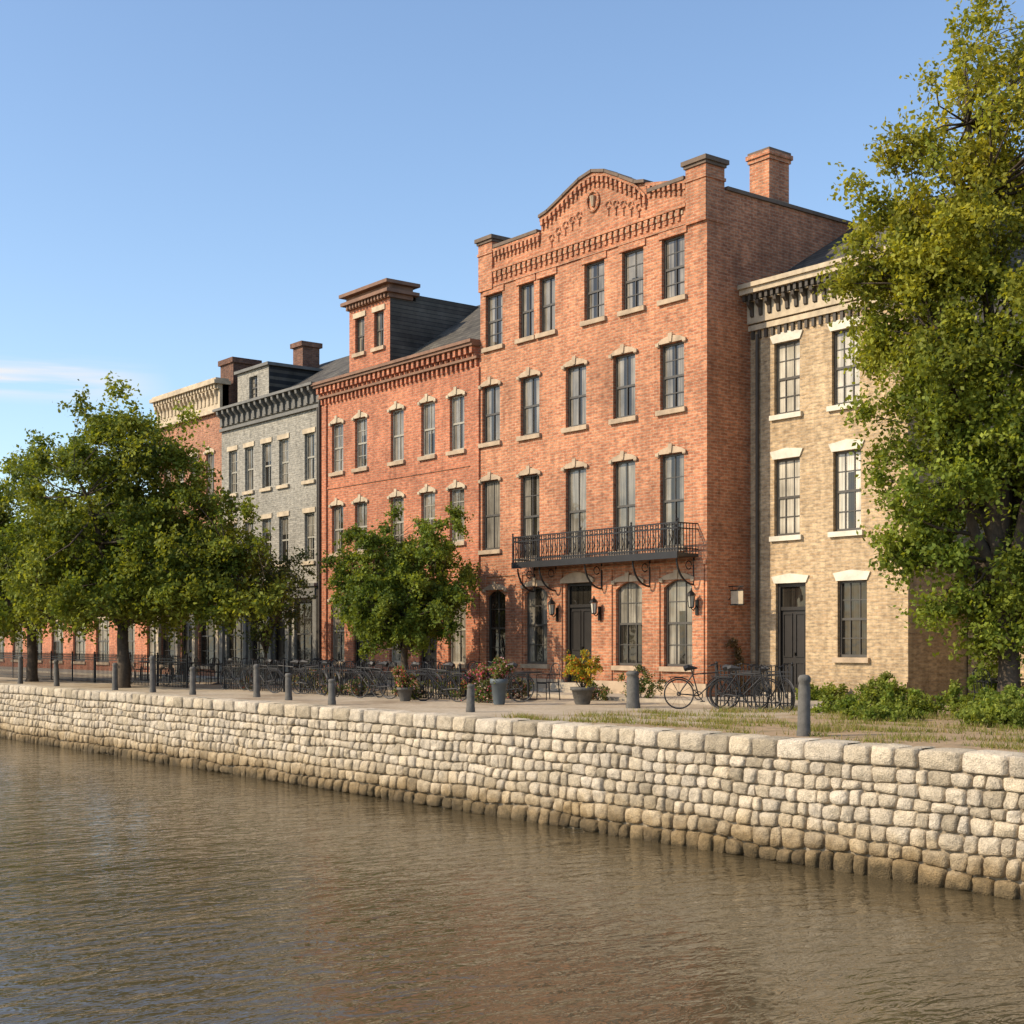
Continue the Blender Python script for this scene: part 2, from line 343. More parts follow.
cb=g('corbels','brick_main')
pts_=sorted([(x1-.7,13.62),(-27.9,13.62),(-27.89,13.92)]+ped+[(-32.41,13.62),(x0+.7,13.62)])
def topz(x):
    for (a,za),(b,zb) in zip(pts_,pts_[1:]):
        if a<=x<=b: return za+(zb-za)*(x-a)/(b-a+1e-9)
    return 13.62
x=x0+.78
while x<x1-.8:
    z=topz(x+.06)
    cb.box(x,x+.1,YF-.09,YF-.001,z-.26,z-.1); cb.box(x+.02,x+.08,YF-.05,YF-.001,z-.4,z-.262)
    x+=.19
for (ax,az),(bx,bz) in zip(pts_,pts_[1:]):
    if bx-ax>.05: cb.prism([(ax,az-.1),(bx,bz-.1),(bx,bz-.003),(ax,az-.003)],YF-.07,YF-.0015)
ct=g('corbel_teeth','brick_main'); cs=g('corbel_ornament','stone')
x=x0+.78
while x<x1-.85:
    ct.prism([(x,12.72),(x+.1,12.72),(x+.13,12.9),(x-.03,12.9)],YF-.08,YF-.001)
    ct.box(x+.0,x+.1,YF-.05,YF-.001,12.6,12.718); cs.box(x+.14,x+.2,YF-.03,YF-.001,12.75,12.86)
    x+=.24
ct.box(x0+.7,x1-.7,YF-.1,YF-.001,12.902,13.0); ct.box(x0+.7,x1-.7,YF-.045,YF-.001,12.45,12.53)
for i in range(13):
    a=-31.9+i*.31; r=.1; zc=13.25+ .5*(1-((i-6)/6.6)**2)
    if abs(a+30.05)<.35: continue
    cb.tube([(a+r*math.cos(t*.7),YF-.03,zc+r*math.sin(t*.7)) for t in range(9)],.02,5)
    cb.box(a-.02,a+.02,YF-.04,YF-.001,zc-.3,zc-.14)
for k in range(16):
    a0=k*math.pi/8; cb.tube([(-30.05+.25*math.cos(a0),YF-.04,13.95+.28*math.sin(a0)),(-30.05+.25*math.cos(a0+.41),YF-.04,13.95+.28*math.sin(a0+.41))],.035,5)
cs.tube([(-30.05,YF-.04,13.8),(-30.05,YF-.04,14.1)],[.04,.1],6)
for a,ex in ((x0,0),(x1-.7,.03)):
    Pn=g('piers','brick_main'); Pn.box(a,a+.7+ex,YF-.08,YF+.62,12.4,13.85)
    cp.box(a-.04,a+.74+ex,YF-.12,YF+.66,13.853,13.93); cp.box(a-.09,a+.79+ex,YF-.17,YF+.71,13.933,14.05); Pn.box(a-.03,a+.73+ex,YF-.11,YF+.65,13.5,13.58)
shell(g,'brick_main',x0,x1,YF,36,0,13.3)
cp.box(x1-.3,x1+.06,YF+.72,36,13.303,13.4); cp.box(x0-.06,x0+.3,YF+.72,36,13.303,13.4)
g('roof','slate').quad((x0,YF+.3,13.05),(x1,YF+.3,13.05),(x1,36,13.05),(x0,36,13.05))
ch=g('chimney','brick_main'); ch.box(x1-.72,x1-.02,28.9,29.7,13.402,14.5); ch.box(x1-.76,x1+.02,28.86,29.74,14.503,14.6); ch.box(x1-.8,x1+.06,28.82,29.78,14.603,14.72); g('chimney_cap','coping').box(x1-.76,x1+.02,28.86,29.74,14.723,14.8)
# balcony
bx0,bx1,by=-32.8,-25.95,YF-.75
I=g('balcony_ironwork','iron'); g('balcony_floor','dark_trim').box(bx0,bx1,by,YF-.002,3.72,3.8)
I.box(bx0-.02,bx1+.02,by-.04,by-.002,3.66,3.84)
for z in (3.9,4.42,4.56): I.box(bx0,bx1,by-.018,by+.018,z,z+.035); I.box(bx0,bx0+.03,by+.019,YF,z,z+.03); I.box(bx1-.03,bx1,by+.019,YF,z,z+.03)
x=bx0+.03; i=0
while x<bx1-.03:
    I.box(x,x+.022,by-.009,by+.009,3.84,4.56)
    if i%2==0: I.tube([(x+.055+.045*math.cos(t*1.05),by,4.5+.045*math.sin(t*1.05)) for t in range(7)],.011,4)
    else: I.tube([(x+.0,by-.01,3.93),(x+.1,by-.01,4.15),(x,by-.01,4.4)],.014,4)
    x+=.1; i+=1
yy=by+.1
while yy<YF:
    for xx in (bx0,bx1-.02): I.box(xx+.004,xx+.02,yy,yy+.016,3.8,4.56)
    yy+=.11
for x in (-32.7,-31.7,-29.7,-27.75,-26.1):
    pts=[]
    for t in range(9):
        a=t/8*math.pi/2; pts.append((x,YF-.02-.62*math.sin(a),3.0+.66*(1-math.cos(a))))
    I.tube(pts,.028,5); I.tube([(x,YF-.02,3.0),(x,YF-.02,3.7)],.022,5)
    I.tube([(x,YF-.2+.11*math.cos(t*.8),3.5+.11*math.sin(t*.8)) for t in range(8)],.016,4)
for x in (bx0,-31.6,-29.75,-27.7,bx1):
    I.tube([(x,by,3.8),(x,by,4.64)],.025,6); I.lathe([(.001,0),(.035,.03),(.001,.08)],(x,by,4.63),6)
g.finish()
def wall_lantern(x,y,z):
    q=Group('wall_lantern',(x,y,z)); m=q('frame','brass')
    m.box(x-.05,x+.05,y-.03,y,z-.2,z+.2); m.tube([(x,y-.02,z+.05),(x,y-.14,z-.08),(x,y-.22,z-.02)],.015,5)
    m.lathe([(.05,-.02),(.07,0),(.075,.01)],(x,y-.22,z),6)
    for k in range(6):
        a=k*math.pi/3; m.tube([(x+.07*math.cos(a),y-.22+.07*math.sin(a),z),(x+.1*math.cos(a),y-.22+.1*math.sin(a),z+.3)],.01,4)
    m.lathe([(.13,.3),(.1,.36),(.03,.43),(.01,.5)],(x,y-.22,z),6)
    q('lantern_glass','curtain_white').lathe([(.065,.01),(.092,.29)],(x,y-.22,z),6)
    q.finish()
wall_lantern(-29.75,YF-.04,2.3); wall_lantern(-25.95,YF-.04,2.4); wall_lantern(-31.6,YF-.04,2.3)
q=Group('hanging_sign',(-25.4,27.3,2.6)); m=q('bracket','iron')
m.tube([(-25.63,27.3,2.95),(-25.1,27.3,2.95)],.015,6); m.tube([(-25.63,27.3,2.6),(-25.45,27.3,2.75),(-25.2,27.3,2.94)],.012,6)
m.tube([(-25.5,27.3,2.95),(-25.5,27.3,2.85)],.008,4); m.tube([(-25.16,27.3,2.95),(-25.16,27.3,2.85)],.008,4)
m.box(-25.56,-25.1,27.275,27.325,2.46,2.49); m.box(-25.56,-25.1,27.275,27.325,2.83,2.86)
q('board','cream').box(-25.54,-25.12,27.285,27.315,2.49,2.83); q.finish()

# ------------------------------------------------------------------ C brick house with dormer
g=Group('brick_house',(-40.2,YF,0)); x0,x1=-45.1,-35.402; y=YF+.003
cx=[-43.98,-42.4,-40.1,-38.27,-36.65]
W=[(x,.8,7.62,9.38,{}) for x in cx]+[(x,.8,4.7,6.42,{}) for x in cx]+[(x,.95,.8,3.0,{'seg':'brick_c'}) for x in (cx[0],cx[2],cx[4])]
ops=[(x-w/2,x+w/2,a,b) for x,w,a,b,k in W]
dd=[(cx[1],1.0,.2,3.05),(cx[3],1.0,.2,3.05)]
ops+=[(x-w/2,x+w/2,a,b) for x,w,a,b in dd]
facade(g('walls','brick_c'),x0,x1,y,0,10.75,ops)
for x,w,a,b,k in W: window(g,x,w,a,b,y,lmat='cream',frame='frame_white',**k)
for d_ in dd: door(g,*d_,y,steps=1)
g('plinth','stone').box(x0,cx[1]-.53,y-.05,y,0,.4); g('plinth','stone').box(cx[1]+.53,cx[3]-.53,y-.05,y,0,.4)
b_=g('brick_bands','brick_c'); b_.box(x0+.42,x1-.42,y-.03,y,7.05,7.13); b_.box(x0+.42,x1-.42,y-.05,y-.001,3.45,3.6)
for xx in (x0,x1-.42): b_.box(xx,xx+.42,y-.07,y-.0005,0.0,10.1)
k=g('cornice','redtrim'); k.box(x0-.03,x1,y-.16,y-.001,10.36,10.44); k.box(x0-.06,x1,y-.34,y-.001,10.75,10.84); k.box(x0-.1,x1,y-.4,y+.4,10.843,10.94)
kb=g('corbels','brick_c')
dentils(kb,x0,x1,y-.28,y-.161,10.53,10.749,.13,.16); dentils(kb,x0,x1,y-.16,y-.001,10.442,10.749,.16,.13); dentils(kb,x0,x1,y-.1,y-.001,10.15,10.358,.1,.16)
shell(g,'brick_c',x0,x1,y,37,0,10.75)
g('roof','slate').prismx([(y+.1,10.85),(y+4.3,13.75),(37,10.8)][::-1],x0,x1)
a,b=-43.5,-40.85; yd=y+.2
dw=[(-42.8,.62,11.75,13.0),(-41.55,.62,11.75,13.0)]
facade(g('dormer_walls','brick_c'),a,b,yd,10.9,13.35,[(x-w/2,x+w/2,p,q) for x,w,p,q in dw],.15)
for x,w,p,q in dw: window(g,x,w,p,q,yd,lintel='flat',lmat='cream')
g('dormer_sides','slate').box(a+.002,b-.002,yd+1.2,yd+4.0,10.9,13.34)
g('dormer_cheeks','slate').quad((b,yd,10.9),(b,yd+1.2,10.9),(b,yd+1.2,13.35),(b,yd,13.35)); g('dormer_cheeks','slate').quad((a,yd+1.2,10.9),(a,yd,10.9),(a,yd,13.35),(a,yd+1.2,13.35))
k.box(a-.08,b+.08,yd-.1,yd+.9,13.352,13.5); k.box(a-.2,b+.2,yd-.26,yd+1.1,13.503,13.62); k.box(a-.08,b+.08,yd-.08,yd+.9,13.623,13.8); k.box(a-.24,b+.24,yd-.3,yd+1.1,13.803,13.92)
dentils(k,a,b,yd-.18,yd-.101,13.36,13.5,.1,.1)
g('dormer_roof','slate').box(a+.05,b-.05,yd+1.101,yd+4.1,13.35,13.6)
g('downpipe','dark_trim').tube([(x0+.05,y-.13,0),(x0+.05,y-.13,10.3)],.045,8)
g.finish()

# ------------------------------------------------------------------ B gray house
g=Group('gray_brick_house',(-49.1,YF,0)); x0,x1=-53.1,-45.102; y=YF-.02
cx=[-52.1,-50.7,-49.25,-47.9,-45.95]
W=[(x,.72,7.5,9.25,{}) for x in cx]+[(x,.72,4.5,6.3,{}) for x in cx]
SH=[(-51.9,1.5,.6,3.0),(-49.9,1.5,.6,3.0),(-46.3,1.6,.6,3.0)]
ops=[(x-w/2,x+w/2,a,b) for x,w,a,b,k in W]+[(x-w/2,x+w/2,a,b) for x,w,a,b in SH]+[(-48.7,-47.6,.1,3.0)]
facade(g('walls','brick_gray'),x0,x1,y,0,10.3,ops)
for x,w,a,b,k_ in W: window(g,x,w,a,b,y,lintel='flat',lmat='cream',sill='cream',frame='frame_white')
for x,w,a,b in SH: window(g,x,w,a,b,y,lintel=None,mun=2,cur='none')
door(g,-48.15,1.1,.1,3.0,y)
k=g('cornice','graytrim'); k.box(x0,x1+.0,y-.12,y-.001,10.1,10.22); k.box(x0,x1,y-.42,y+.3,10.9,11.0); k.box(x0,x1,y-.08,y+.05,10.3,10.897)
x=x0+.3
while x<x1-.1: bracket(k,x,.14,y-.08,10.897,.6,.3); x+=.46
s=g('shopfront','graytrim'); s.box(x0+.1,x1-.1,y-.22,y-.001,3.15,3.55); s.box(x0,x1,y-.3,y-.001,3.553,3.66)
for x in (x0+.15,-50.9,-48.85,-47.45,-45.4): s.box(x-.13,x+.13,y-.12,y-.001,0,3.147)
shell(g,'brick_gray',x0,x1,y,37,0,10.9)
g('roof','slate').prismx([(y+.1,10.95),(y+4.2,13.3),(37,10.8)][::-1],x0,x1)
a,b=-52.6,-49.95; yd=YF+.45
facade(g('dormer_front','brick_gray'),a,b,yd,10.95,12.45,[(-51.6,-50.9,11.3,12.2)],.1); window(g,-51.25,.7,11.3,12.2,yd,lintel=None,sill=None)
g('dormer_sides','slate').box(a+.002,b-.002,yd+.9,yd+3.6,10.9,12.44); g('dormer_sides','slate').quad((b,yd,10.9),(b,yd+.9,10.9),(b,yd+.9,12.44),(b,yd,12.44))
k.box(a-.1,b+.12,yd-.12,yd+3.7,12.452,12.57)
c=g('chimney','brick_dark'); c.box(-52.2,-51.4,29.3,30.1,11,13.75); c.box(-52.28,-51.32,29.2,30.2,13.753,13.95)
g('downpipe','dark_trim').tube([(x1-.07,y-.1,0),(x1-.07,y-.1,10.1)],.05,8)
g.finish()

# ------------------------------------------------------------------ A far brick house
g=Group('brick_house',(-56.4,YF,0)); x0,x1=-59.3,-53.102; y=YF+.001
cx=[-58.4,-57.1,-55.7,-54.2]
W=[(x,.75,7.5,9.4,{}) for x in cx]+[(x,.75,4.5,6.3,{}) for x in cx]
SH=[(-58.2,1.7,.5,3.0),(-54.4,1.7,.5,3.0)]
ops=[(x-w/2,x+w/2,a,b) for x,w,a,b,k in W]+[(x-w/2,x+w/2,a,b) for x,w,a,b in SH]+[(-56.95,-55.85,.1,3.0)]
facade(g('walls','brick_a'),x0,x1,y,0,11.0,ops)
for x,w,a,b,k_ in W: window(g,x,w,a,b,y,lmat='cream',frame='frame_white')
for x,w,a,b in SH: window(g,x,w,a,b,y,lintel=None,mun=2,cur='none')
door(g,-56.4,1.1,.1,3.0,y)
k=g('cornice','cream'); k.box(x0,x1,y-.1,y+.3,11.0,11.9); k.box(x0-.05,x1+.05,y-.2,y-.101,10.95,11.08); k.box(x0-.1,x1+.1,y-.4,y+.35,12.1,12.25); k.box(x0-.05,x1,y-.2,y+.3,11.903,12.097); k.box(x0-.05,x1+.02,y-.3,y+.3,12.253,12.35)
x=x0+.15
while x<x1-.05: bracket(k,x,.13,y-.101,11.9,.6,.16); x+=.36
dentils(k,x0,x1,y-.3,y-.201,11.93,12.097,.12,.14)
k2=g('shop_posts','cream'); k2.box(x0,x1,y-.3,y-.001,3.15,3.55)
for x in (x0+.15,-57.2,-55.5,x1-.2): k2.box(x-.12,x+.12,y-.14,y-.001,0,3.147)
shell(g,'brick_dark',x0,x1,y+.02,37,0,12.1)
g('roof','slate').quad((x0,y+.3,12),(x1,y+.3,12),(x1,37,12),(x0,37,12))
c=g('chimney','brick_dark'); c.box(-54.25,-53.09,YF+.5,YF+1.7,11.9,13.05); c.box(-54.33,-53.01,YF+.42,YF+1.78,13.053,13.27)
g.finish()

# ------------------------------------------------------------------ E tan house
YE=28.15
g=Group('tan_brick_house',(-23.1,YE,0)); x0,x1=-25.638,-20.65; y=YE
W=[(-24.39,.86,7.4,9.27,{'cur':'full'}),(-22.5,.86,7.4,9.27,{'cur':'full'}),(-24.39,.86,4.25,6.25,{'cur':'full'}),(-22.46,.86,4.25,6.25,{'cur':'two_blind'})]
ops=[(x-w/2,x+w/2,a,b) for x,w,a,b,k in W]+[(-22.3-.45,-22.3+.45,1.12,3.02),(-24.27-.5,-24.27+.5,.2,3.02)]
facade(g('walls','brick_tan'),x0,x1,y,0,9.9,ops)
for x,w,a,b,k_ in W: window(g,x,w,a,b,y,lintel='splay',lmat='white',sill='white',mun=2,cloth='curtain_white',frame='frame_dark',**k_)
window(g,-22.3,.9,1.12,3.02,y,lintel='splay',lmat='white',sill='stone',cur='none',mun=2); door(g,-24.27,1.0,.2,3.02,y,steps=1)
g('lintels','white').prism([(-24.8,3.023),(-23.74,3.023),(-23.65,3.2),(-24.27,3.27),(-24.89,3.2)],y-.04,y+.02)
g('plinth','brick_tan').box(-23.7,x1,y-.05,y-.001,0,.55)
k=g('cornice','cream'); k.box(x0,x1,y-.1,y-.001,9.72,9.86); k.box(x0,x1,y-.14,y+.3,9.9,10.45); k.box(x0,x1+.3,y-.45,y+.4,10.62,10.76); k.box(x0,x1+.35,y-.52,y+.4,10.763,10.88); k.box(x0,x1+.1,y-.25,y+.3,10.453,10.617)
kd=g('cornice_brackets','dark_trim'); x=x0+.2
while x<x1: bracket(kd,x,.1,y-.141,10.45,.4,.2); x+=.3
dentils(kd,x0,x1,y-.38,y-.251,10.46,10.617,.09,.1); dentils(kd,x0,x1,y-.06,y-.001,9.5,9.715,.09,.13)
shell(g,'brick_tan',x0,x1,y,38,0,10.6,left=False)
g('roof','slate').prismx([(y+.2,10.85),(y+5,13.7),(38,10.8)][::-1],x0,x1+.15)
g('chimney','brick_tan').box(-22.3,-21.5,33,33.7,13,14.4)
g('downpipe','dark_trim').tube([(x0+.3,y-.08,0),(x0+.3,y-.08,9.6)],.045,8)
g.finish()
g=Group('brick_outbuilding',(-14,30.5,0))
w_=[(-17.6,1.0,1.1,2.7),(-14.5,1.0,1.1,2.7),(-11,1.0,1.1,2.7)]
facade(g('walls','brick_tan'),-20.6,-6,30.5,0,3.4,[(x-w/2,x+w/2,a,b) for x,w,a,b in w_])
for x,w,a,b in w_: window(g,x,w,a,b,30.5,lintel='flat',frame='frame_white',mun=2)
shell(g,'brick_tan',-20.6,-6,30.5,36,0,3.4,left=False); g('roof','slate').prismx([(30.2,3.4),(33.2,5.2),(36.3,3.4)][::-1],-20.6,-5.8); g.finish()
g=Group('brick_shop_row',(-75,27.5,0)); w_=[(-62-3.1*i,1.7,.5,2.6) for i in range(11)]
facade(g('walls','brick_c'),-97,-59.35,27.5,0,3.5,[(x-w/2,x+w/2,a,b) for x,w,a,b in w_])
for x,w,a,b in w_: window(g,x,w,a,b,27.5,lintel='flat',lmat='cream',mun=2)
g('cornice','cream').box(-97,-59.35,27.1,27.499,3.0,3.3)
shell(g,'brick_c',-97,-59.35,27.5,36,0,3.5); g('roof','slate').prismx([(27.3,3.5),(31.5,5.0),(36,3.5)][::-1],-97,-59.35); g.finish()

# ------------------------------------------------------------------ ground, water, quay wall
gm=MB(); gm.quad((-1500,17.05,0),(1500,17.05,0),(1500,2500,0),(-1500,2500,0)); gm.obj('ground',M['ground'])
wm=MB(); wm.quad((-1500,-1500,-1.85),(1500,-1500,-1.85),(1500,17.0,-1.85),(-1500,17.0,-1.85)); wm.obj('river_water',M['water'])
sw=MB(); sw.box(-100,-20.0,24.6,28.2,-.02,.08); sw.obj('pavement',M['step'])
YW=16.7
E=empty('stone_quay_wall',(-30,YW,0))
mo=MB(); mo.prismx([(YW-.15,-2.4),(YW+.03,-.02),(YW+.5,-.02),(YW+.5,-2.4)],-110,25); mo.obj('mortar_core',M['mortar'],E)
rng=random.Random(3); st=MB(); st.c=[]
US=[-1,-.92,-.76,-.38,0,.38,.76,.92,1]
def stone(xa,xat,xb,xbt,za,zb,zc,zd,bul,n,top=False,us=US):
    q=rng.uniform(.78,1.1); w=rng.random(); G=len(us)-1
    col=(.60*q,(.49+.02*w)*q,(.34+.05*w)*q,1)
    if rng.random()<.12: col=(.44*q,.36*q,.25*q,1)
    o=Vector((rng.uniform(0,90),rng.uniform(0,90),0)); vs=[]
    tilt=rng.uniform(-.3,.3); tv=rng.uniform(-.3,.3)
    for j in range(G+1):
        for i in range(G+1):
            u=us[i]; v=us[j]; m_=max(abs(u),abs(v)); f=1
            if m_>0: f=m_/((abs(u)**n+abs(v)**n)**(1/n))
            s=(u*f+1)/2; t=(v*f+1)/2
            xl=xa+(xat-xa)*t; xr=xb+(xbt-xb)*t; x=xl+(xr-xl)*s
            zl=za+(zd-za)*t; zr=zb+(zc-zb)*t; z=zl+(zr-zl)*s
            e=max(0,1-m_**4)
            nz=mnoise.noise(Vector((x*5,z*5,0))+o)*.035+mnoise.noise(Vector((x*13,z*13,3))+o)*.025
            if not top and 0<m_<1:
                x+=mnoise.noise(Vector((x*9,z*9,7)))*.012; z+=mnoise.noise(Vector((x*9,z*9,17)))*.012
            d=.012+bul*(e**.52)+(nz+tilt*.05*u+tv*.04*v)*(e**.3)
            if m_>=.999: d=-.09
            vs.append((x,YW+z*.075-d,z))
    if top:
        for k in range(G+1):
            i=G*(G+1)+k; x,y_,z=vs[i]; vs[i]=(x,YW+.42,z)
    fs=[(j*(G+1)+i,j*(G+1)+i+1,(j+1)*(G+1)+i+1,(j+1)*(G+1)+i) for j in range(G) for i in range(G)]
    st.add(vs,fs); st.c+= [col]*len(vs)
zrows=[-2.18,-1.88,-1.6,-1.34,-1.1,-.89,-.69,-.49,-.29]
NR_=len(zrows)-1
def zrow(r,x):
    if r==NR_: return zrows[r]+.012*math.sin(x*.9)
    return zrows[r]+.07*mnoise.noise(Vector((x*.9,r*7.3,0)))+.018*math.sin(x*1.7+r*2)
gp=.008
for r in range(NR_):
    x=-108+rng.random(); sl=0
    while x<22:
        w=rng.uniform(.19,.43)*(1.15 if r<3 else .95); xb=x+w; sr=rng.uniform(-.04,.04)
        a,b,c,d=zrow(r,x)+gp,zrow(r,xb)+gp,zrow(r+1,xb)-gp,zrow(r+1,x)-gp
        jj=lambda: rng.uniform(-.005,.018); L_=(x+gp,x+sl+gp,xb-gp,xb+sr-gp); nn=rng.uniform(3.2,7); bb=rng.uniform(.04,.08)*(1.3 if r<2 else 1)
        us=US if x>-50 else [-1,-.88,-.4,.4,.88,1]
        stone(*L_,a-jj(),b-jj(),c+jj(),d+jj(),bb,nn,us=us)
        x=xb; sl=sr
x=-108
while x<22:
    w=rng.uniform(.35,.75); xb=x+w
    stone(x+.006,x+.006,xb-.006,xb-.006,zrow(NR_,x)+.008,zrow(NR_,xb)+.008,.015+rng.uniform(-.012,.012),.015+rng.uniform(-.012,.012),rng.uniform(.05,.08),rng.uniform(6,10),True); x=xb
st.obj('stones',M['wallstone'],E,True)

# ------------------------------------------------------------------ foliage
def quads_obj(name,V,C,mat,parent=None,nv=4):
    n=len(V)//nv; me=bpy.data.meshes.new(name); me.vertices.add(len(V)); me.vertices.foreach_set('co',V.astype(np.float32).ravel())
    me.loops.add(n*nv); me.loops.foreach_set('vertex_index',np.arange(n*nv,dtype=np.int32)); me.polygons.add(n)
    me.polygons.foreach_set('loop_start',np.arange(0,n*nv,nv,dtype=np.int32)); me.polygons.foreach_set('loop_total',np.full(n,nv,dtype=np.int32))
    me.update(calc_edges=True); me.materials.append(mat)
    at=me.color_attributes.new('Col','FLOAT_COLOR','POINT'); at.data.foreach_set('color',np.concatenate([np.repeat(C,nv,0),np.ones((n*nv,1))],1).astype(np.float32).ravel())
    o=bpy.data.objects.new(name,me); S.collection.objects.link(o)
    if parent: o.parent=parent; o.location=-parent.location
    return o
def unit(a): return a/np.linalg.norm(a,axis=1,keepdims=True)
def leaves(P,size,C,rs,flat=.35):
    n=len(P); a=unit(rs.normal(size=(n,3))+np.array([0,0,-.25])); nrm=unit(rs.normal(size=(n,3))+np.array([0,-.3,flat*3])); b=unit(np.cross(a,nrm)+1e-6)
    s=size*rs.uniform(.6,1.3,(n,1)); w=.33
    V=np.stack([P,P+a*s*.5+b*s*w,P+a*s,P+a*s*.5-b*s*w],1).reshape(-1,3); return V,C
def clumps(blobs,n,rs,shell=.5):
    wts=np.array([b[6] for b in blobs]); wts=wts/wts.sum(); out=[];od=[]
    for i in range(n):
        b=blobs[rs.choice(len(blobs),p=wts)]; d=rs.normal(size=3); d/=np.linalg.norm(d)
        k=1+.3*mnoise.noise(Vector(d*2.2)+Vector((b[0],b[1],b[2])))*1.6
        r=rs.uniform(0,1)**shell*k
        out.append([b[0]+d[0]*b[3]*r,b[1]+d[1]*b[4]*r,b[2]+d[2]*b[5]*r]); od.append(d*r)
    return np.array(out),np.array(od)
def foliage(cen,od,rs,ntw,nlf,L,base,tip,var=.28):
    n=len(cen); d=unit(rs.normal(size=(n,ntw,3)).reshape(-1,3)*1.0+np.repeat(od,ntw,0)*.9+np.array([0,0,.15]))
    ln=L*rs.uniform(.5,1.25,(n*ntw,1)); c0=np.repeat(cen,ntw,0)
    t=rs.uniform(.1,1,(n*ntw,nlf,1)); P=c0[:,None,:]+d[:,None,:]*ln[:,None,:]*t; P[:,:,2]-= (t[:,:,0]**2)*ln*.25
    P=P.reshape(-1,3)+rs.normal(size=(n*ntw*nlf,3))*L*.11
    tone=np.repeat(rs.uniform(1-var,1+var,(n,1)),ntw*nlf,0)*rs.uniform(.75,1.25,(n*ntw*nlf,1))
    mix=np.clip(np.repeat(rs.uniform(0,1,(n,1)),ntw*nlf,0)*.7+rs.uniform(-.2,.4,(n*ntw*nlf,1)),0,1)
    C=(np.array(base)*(1-mix)+np.array(tip)*mix)*tone
    twl=[(c0[i],c0[i]+d[i]*ln[i]*.8-np.array([0,0,ln[i,0]*.15])) for i in range(0,n*ntw,3)]
    return P,C,twl
def tree(name,base,fork,tr,blobs,n,ntw,nlf,L,leaf,cb_,ct_,seed,limbs=7,lean=(0,0),shellp=.5,hi=None):
    rs=np.random.RandomState(seed); e=empty(name,base); cen,od=clumps(blobs,n,rs,shellp)
    tb=MB(); bx,by_,_=base; fk=np.array([bx+lean[0],by_+lean[1],fork])
    pts=[(bx,by_,-.1),(bx+.02,by_,.15),(bx+lean[0]*.3+.05,by_+lean[1]*.3,fork*.4),(bx+lean[0]*.75-.03,by_+lean[1]*.75,fork*.75),tuple(fk)]
    tb.tube(pts,[tr*1.5,tr*1.12,tr,tr*.9,tr*.8],10)
    idx=rs.choice(n,limbs,replace=False); nodes=[(fk,tr*.6)]
    for i in idx:
        tgt=cen[i]; pl=[tuple(fk-np.array([0,0,.1]))]; rl=[tr*.65]
        for k in range(1,7):
            t=k/6; p=fk+(tgt-fk)*t; p[2]=fk[2]+(tgt[2]-fk[2])*(t**.8); p+=rs.normal(size=3)*.09*(1 if k<6 else .3); pl.append(tuple(p)); rl.append(tr*.65*(1-t)**.8+.02); nodes.append((p,rl[-1]))
        tb.tube(pl,rl,7)
    NP=np.array([q[0] for q in nodes]); NR=np.array([q[1] for q in nodes])
    for i in range(n):
        d=np.linalg.norm(NP-cen[i],axis=1)+np.where(NP[:,2]>cen[i][2],.8,0); j=d.argmin(); a=NP[j]; c=cen[i]; m_=(a+c)/2+rs.normal(size=3)*.12; r0=min(NR[j]*.6,.05)
        tb.tube([a,m_,c],[r0,r0*.6,.01],4)
    P,C,tw=foliage(cen,od,rs,ntw,nlf,L,cb_,ct_)
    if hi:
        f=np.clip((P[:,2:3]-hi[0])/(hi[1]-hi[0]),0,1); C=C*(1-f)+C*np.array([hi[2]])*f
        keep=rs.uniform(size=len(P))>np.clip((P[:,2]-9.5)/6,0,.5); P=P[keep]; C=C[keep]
    for a,b in tw[::2]: tb.tube([a,b],[.009,.004],3)
    V,C=leaves(P,leaf,C,rs); quads_obj('foliage',V,C,M['leaf'],e); tb.obj('trunk_and_branches',M['bark'],e,True); return e
GB,GT=(.10,.14,.022),(.25,.275,.042)
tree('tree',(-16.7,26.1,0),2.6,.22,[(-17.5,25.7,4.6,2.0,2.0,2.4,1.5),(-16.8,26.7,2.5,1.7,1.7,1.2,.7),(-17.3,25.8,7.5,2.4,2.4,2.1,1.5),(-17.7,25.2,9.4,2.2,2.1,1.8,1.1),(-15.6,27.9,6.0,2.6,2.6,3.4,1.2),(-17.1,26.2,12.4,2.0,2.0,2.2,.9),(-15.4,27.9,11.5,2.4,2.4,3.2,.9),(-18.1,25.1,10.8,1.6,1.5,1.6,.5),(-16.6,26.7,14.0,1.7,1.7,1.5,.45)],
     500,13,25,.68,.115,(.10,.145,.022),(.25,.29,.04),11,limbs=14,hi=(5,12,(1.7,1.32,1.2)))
tree('tree',(-44.4,18.6,0),2.1,.2,[(-44.6,18.7,6.0,3.2,3.2,2.8,1.3),(-46.0,17.8,4.3,3.4,2.8,2.0,1.1),(-42.4,20.2,4.2,3.0,2.6,1.9,1.1),(-44.4,18.9,8.0,2.0,2.0,1.6,.5),(-43.8,19.1,3.0,2.8,2.6,.9,.7),(-40.9,20.9,3.4,1.7,1.7,1.2,.35)],
     380,13,22,.8,.14,GB,GT,21,lean=(-.5,.2))
tree('tree',(-53.5,18.8,0),2.2,.2,[(-53.3,18.6,5.4,3.4,3.2,3.0,1.2),(-56,17.4,5,3.3,3,2.8,.9),(-51,20.4,4.6,2.8,2.6,2.2,.8),(-58,19,6.5,3.2,3,3,.8),(-55,18.5,2.8,4,2.5,.9,.6)],310,13,20,.85,.16,GB,GT,31)
tree('tree',(-35.0,23.4,0),1.3,.11,[(-35.0,23.4,3.5,2.2,2.2,1.75,1.7),(-34.1,23.0,2.3,1.8,1.5,.9,.6),(-36,23.8,2.4,1.9,1.5,1.0,.6)],310,12,22,.42,.10,(.085,.13,.022),(.21,.25,.038),44)
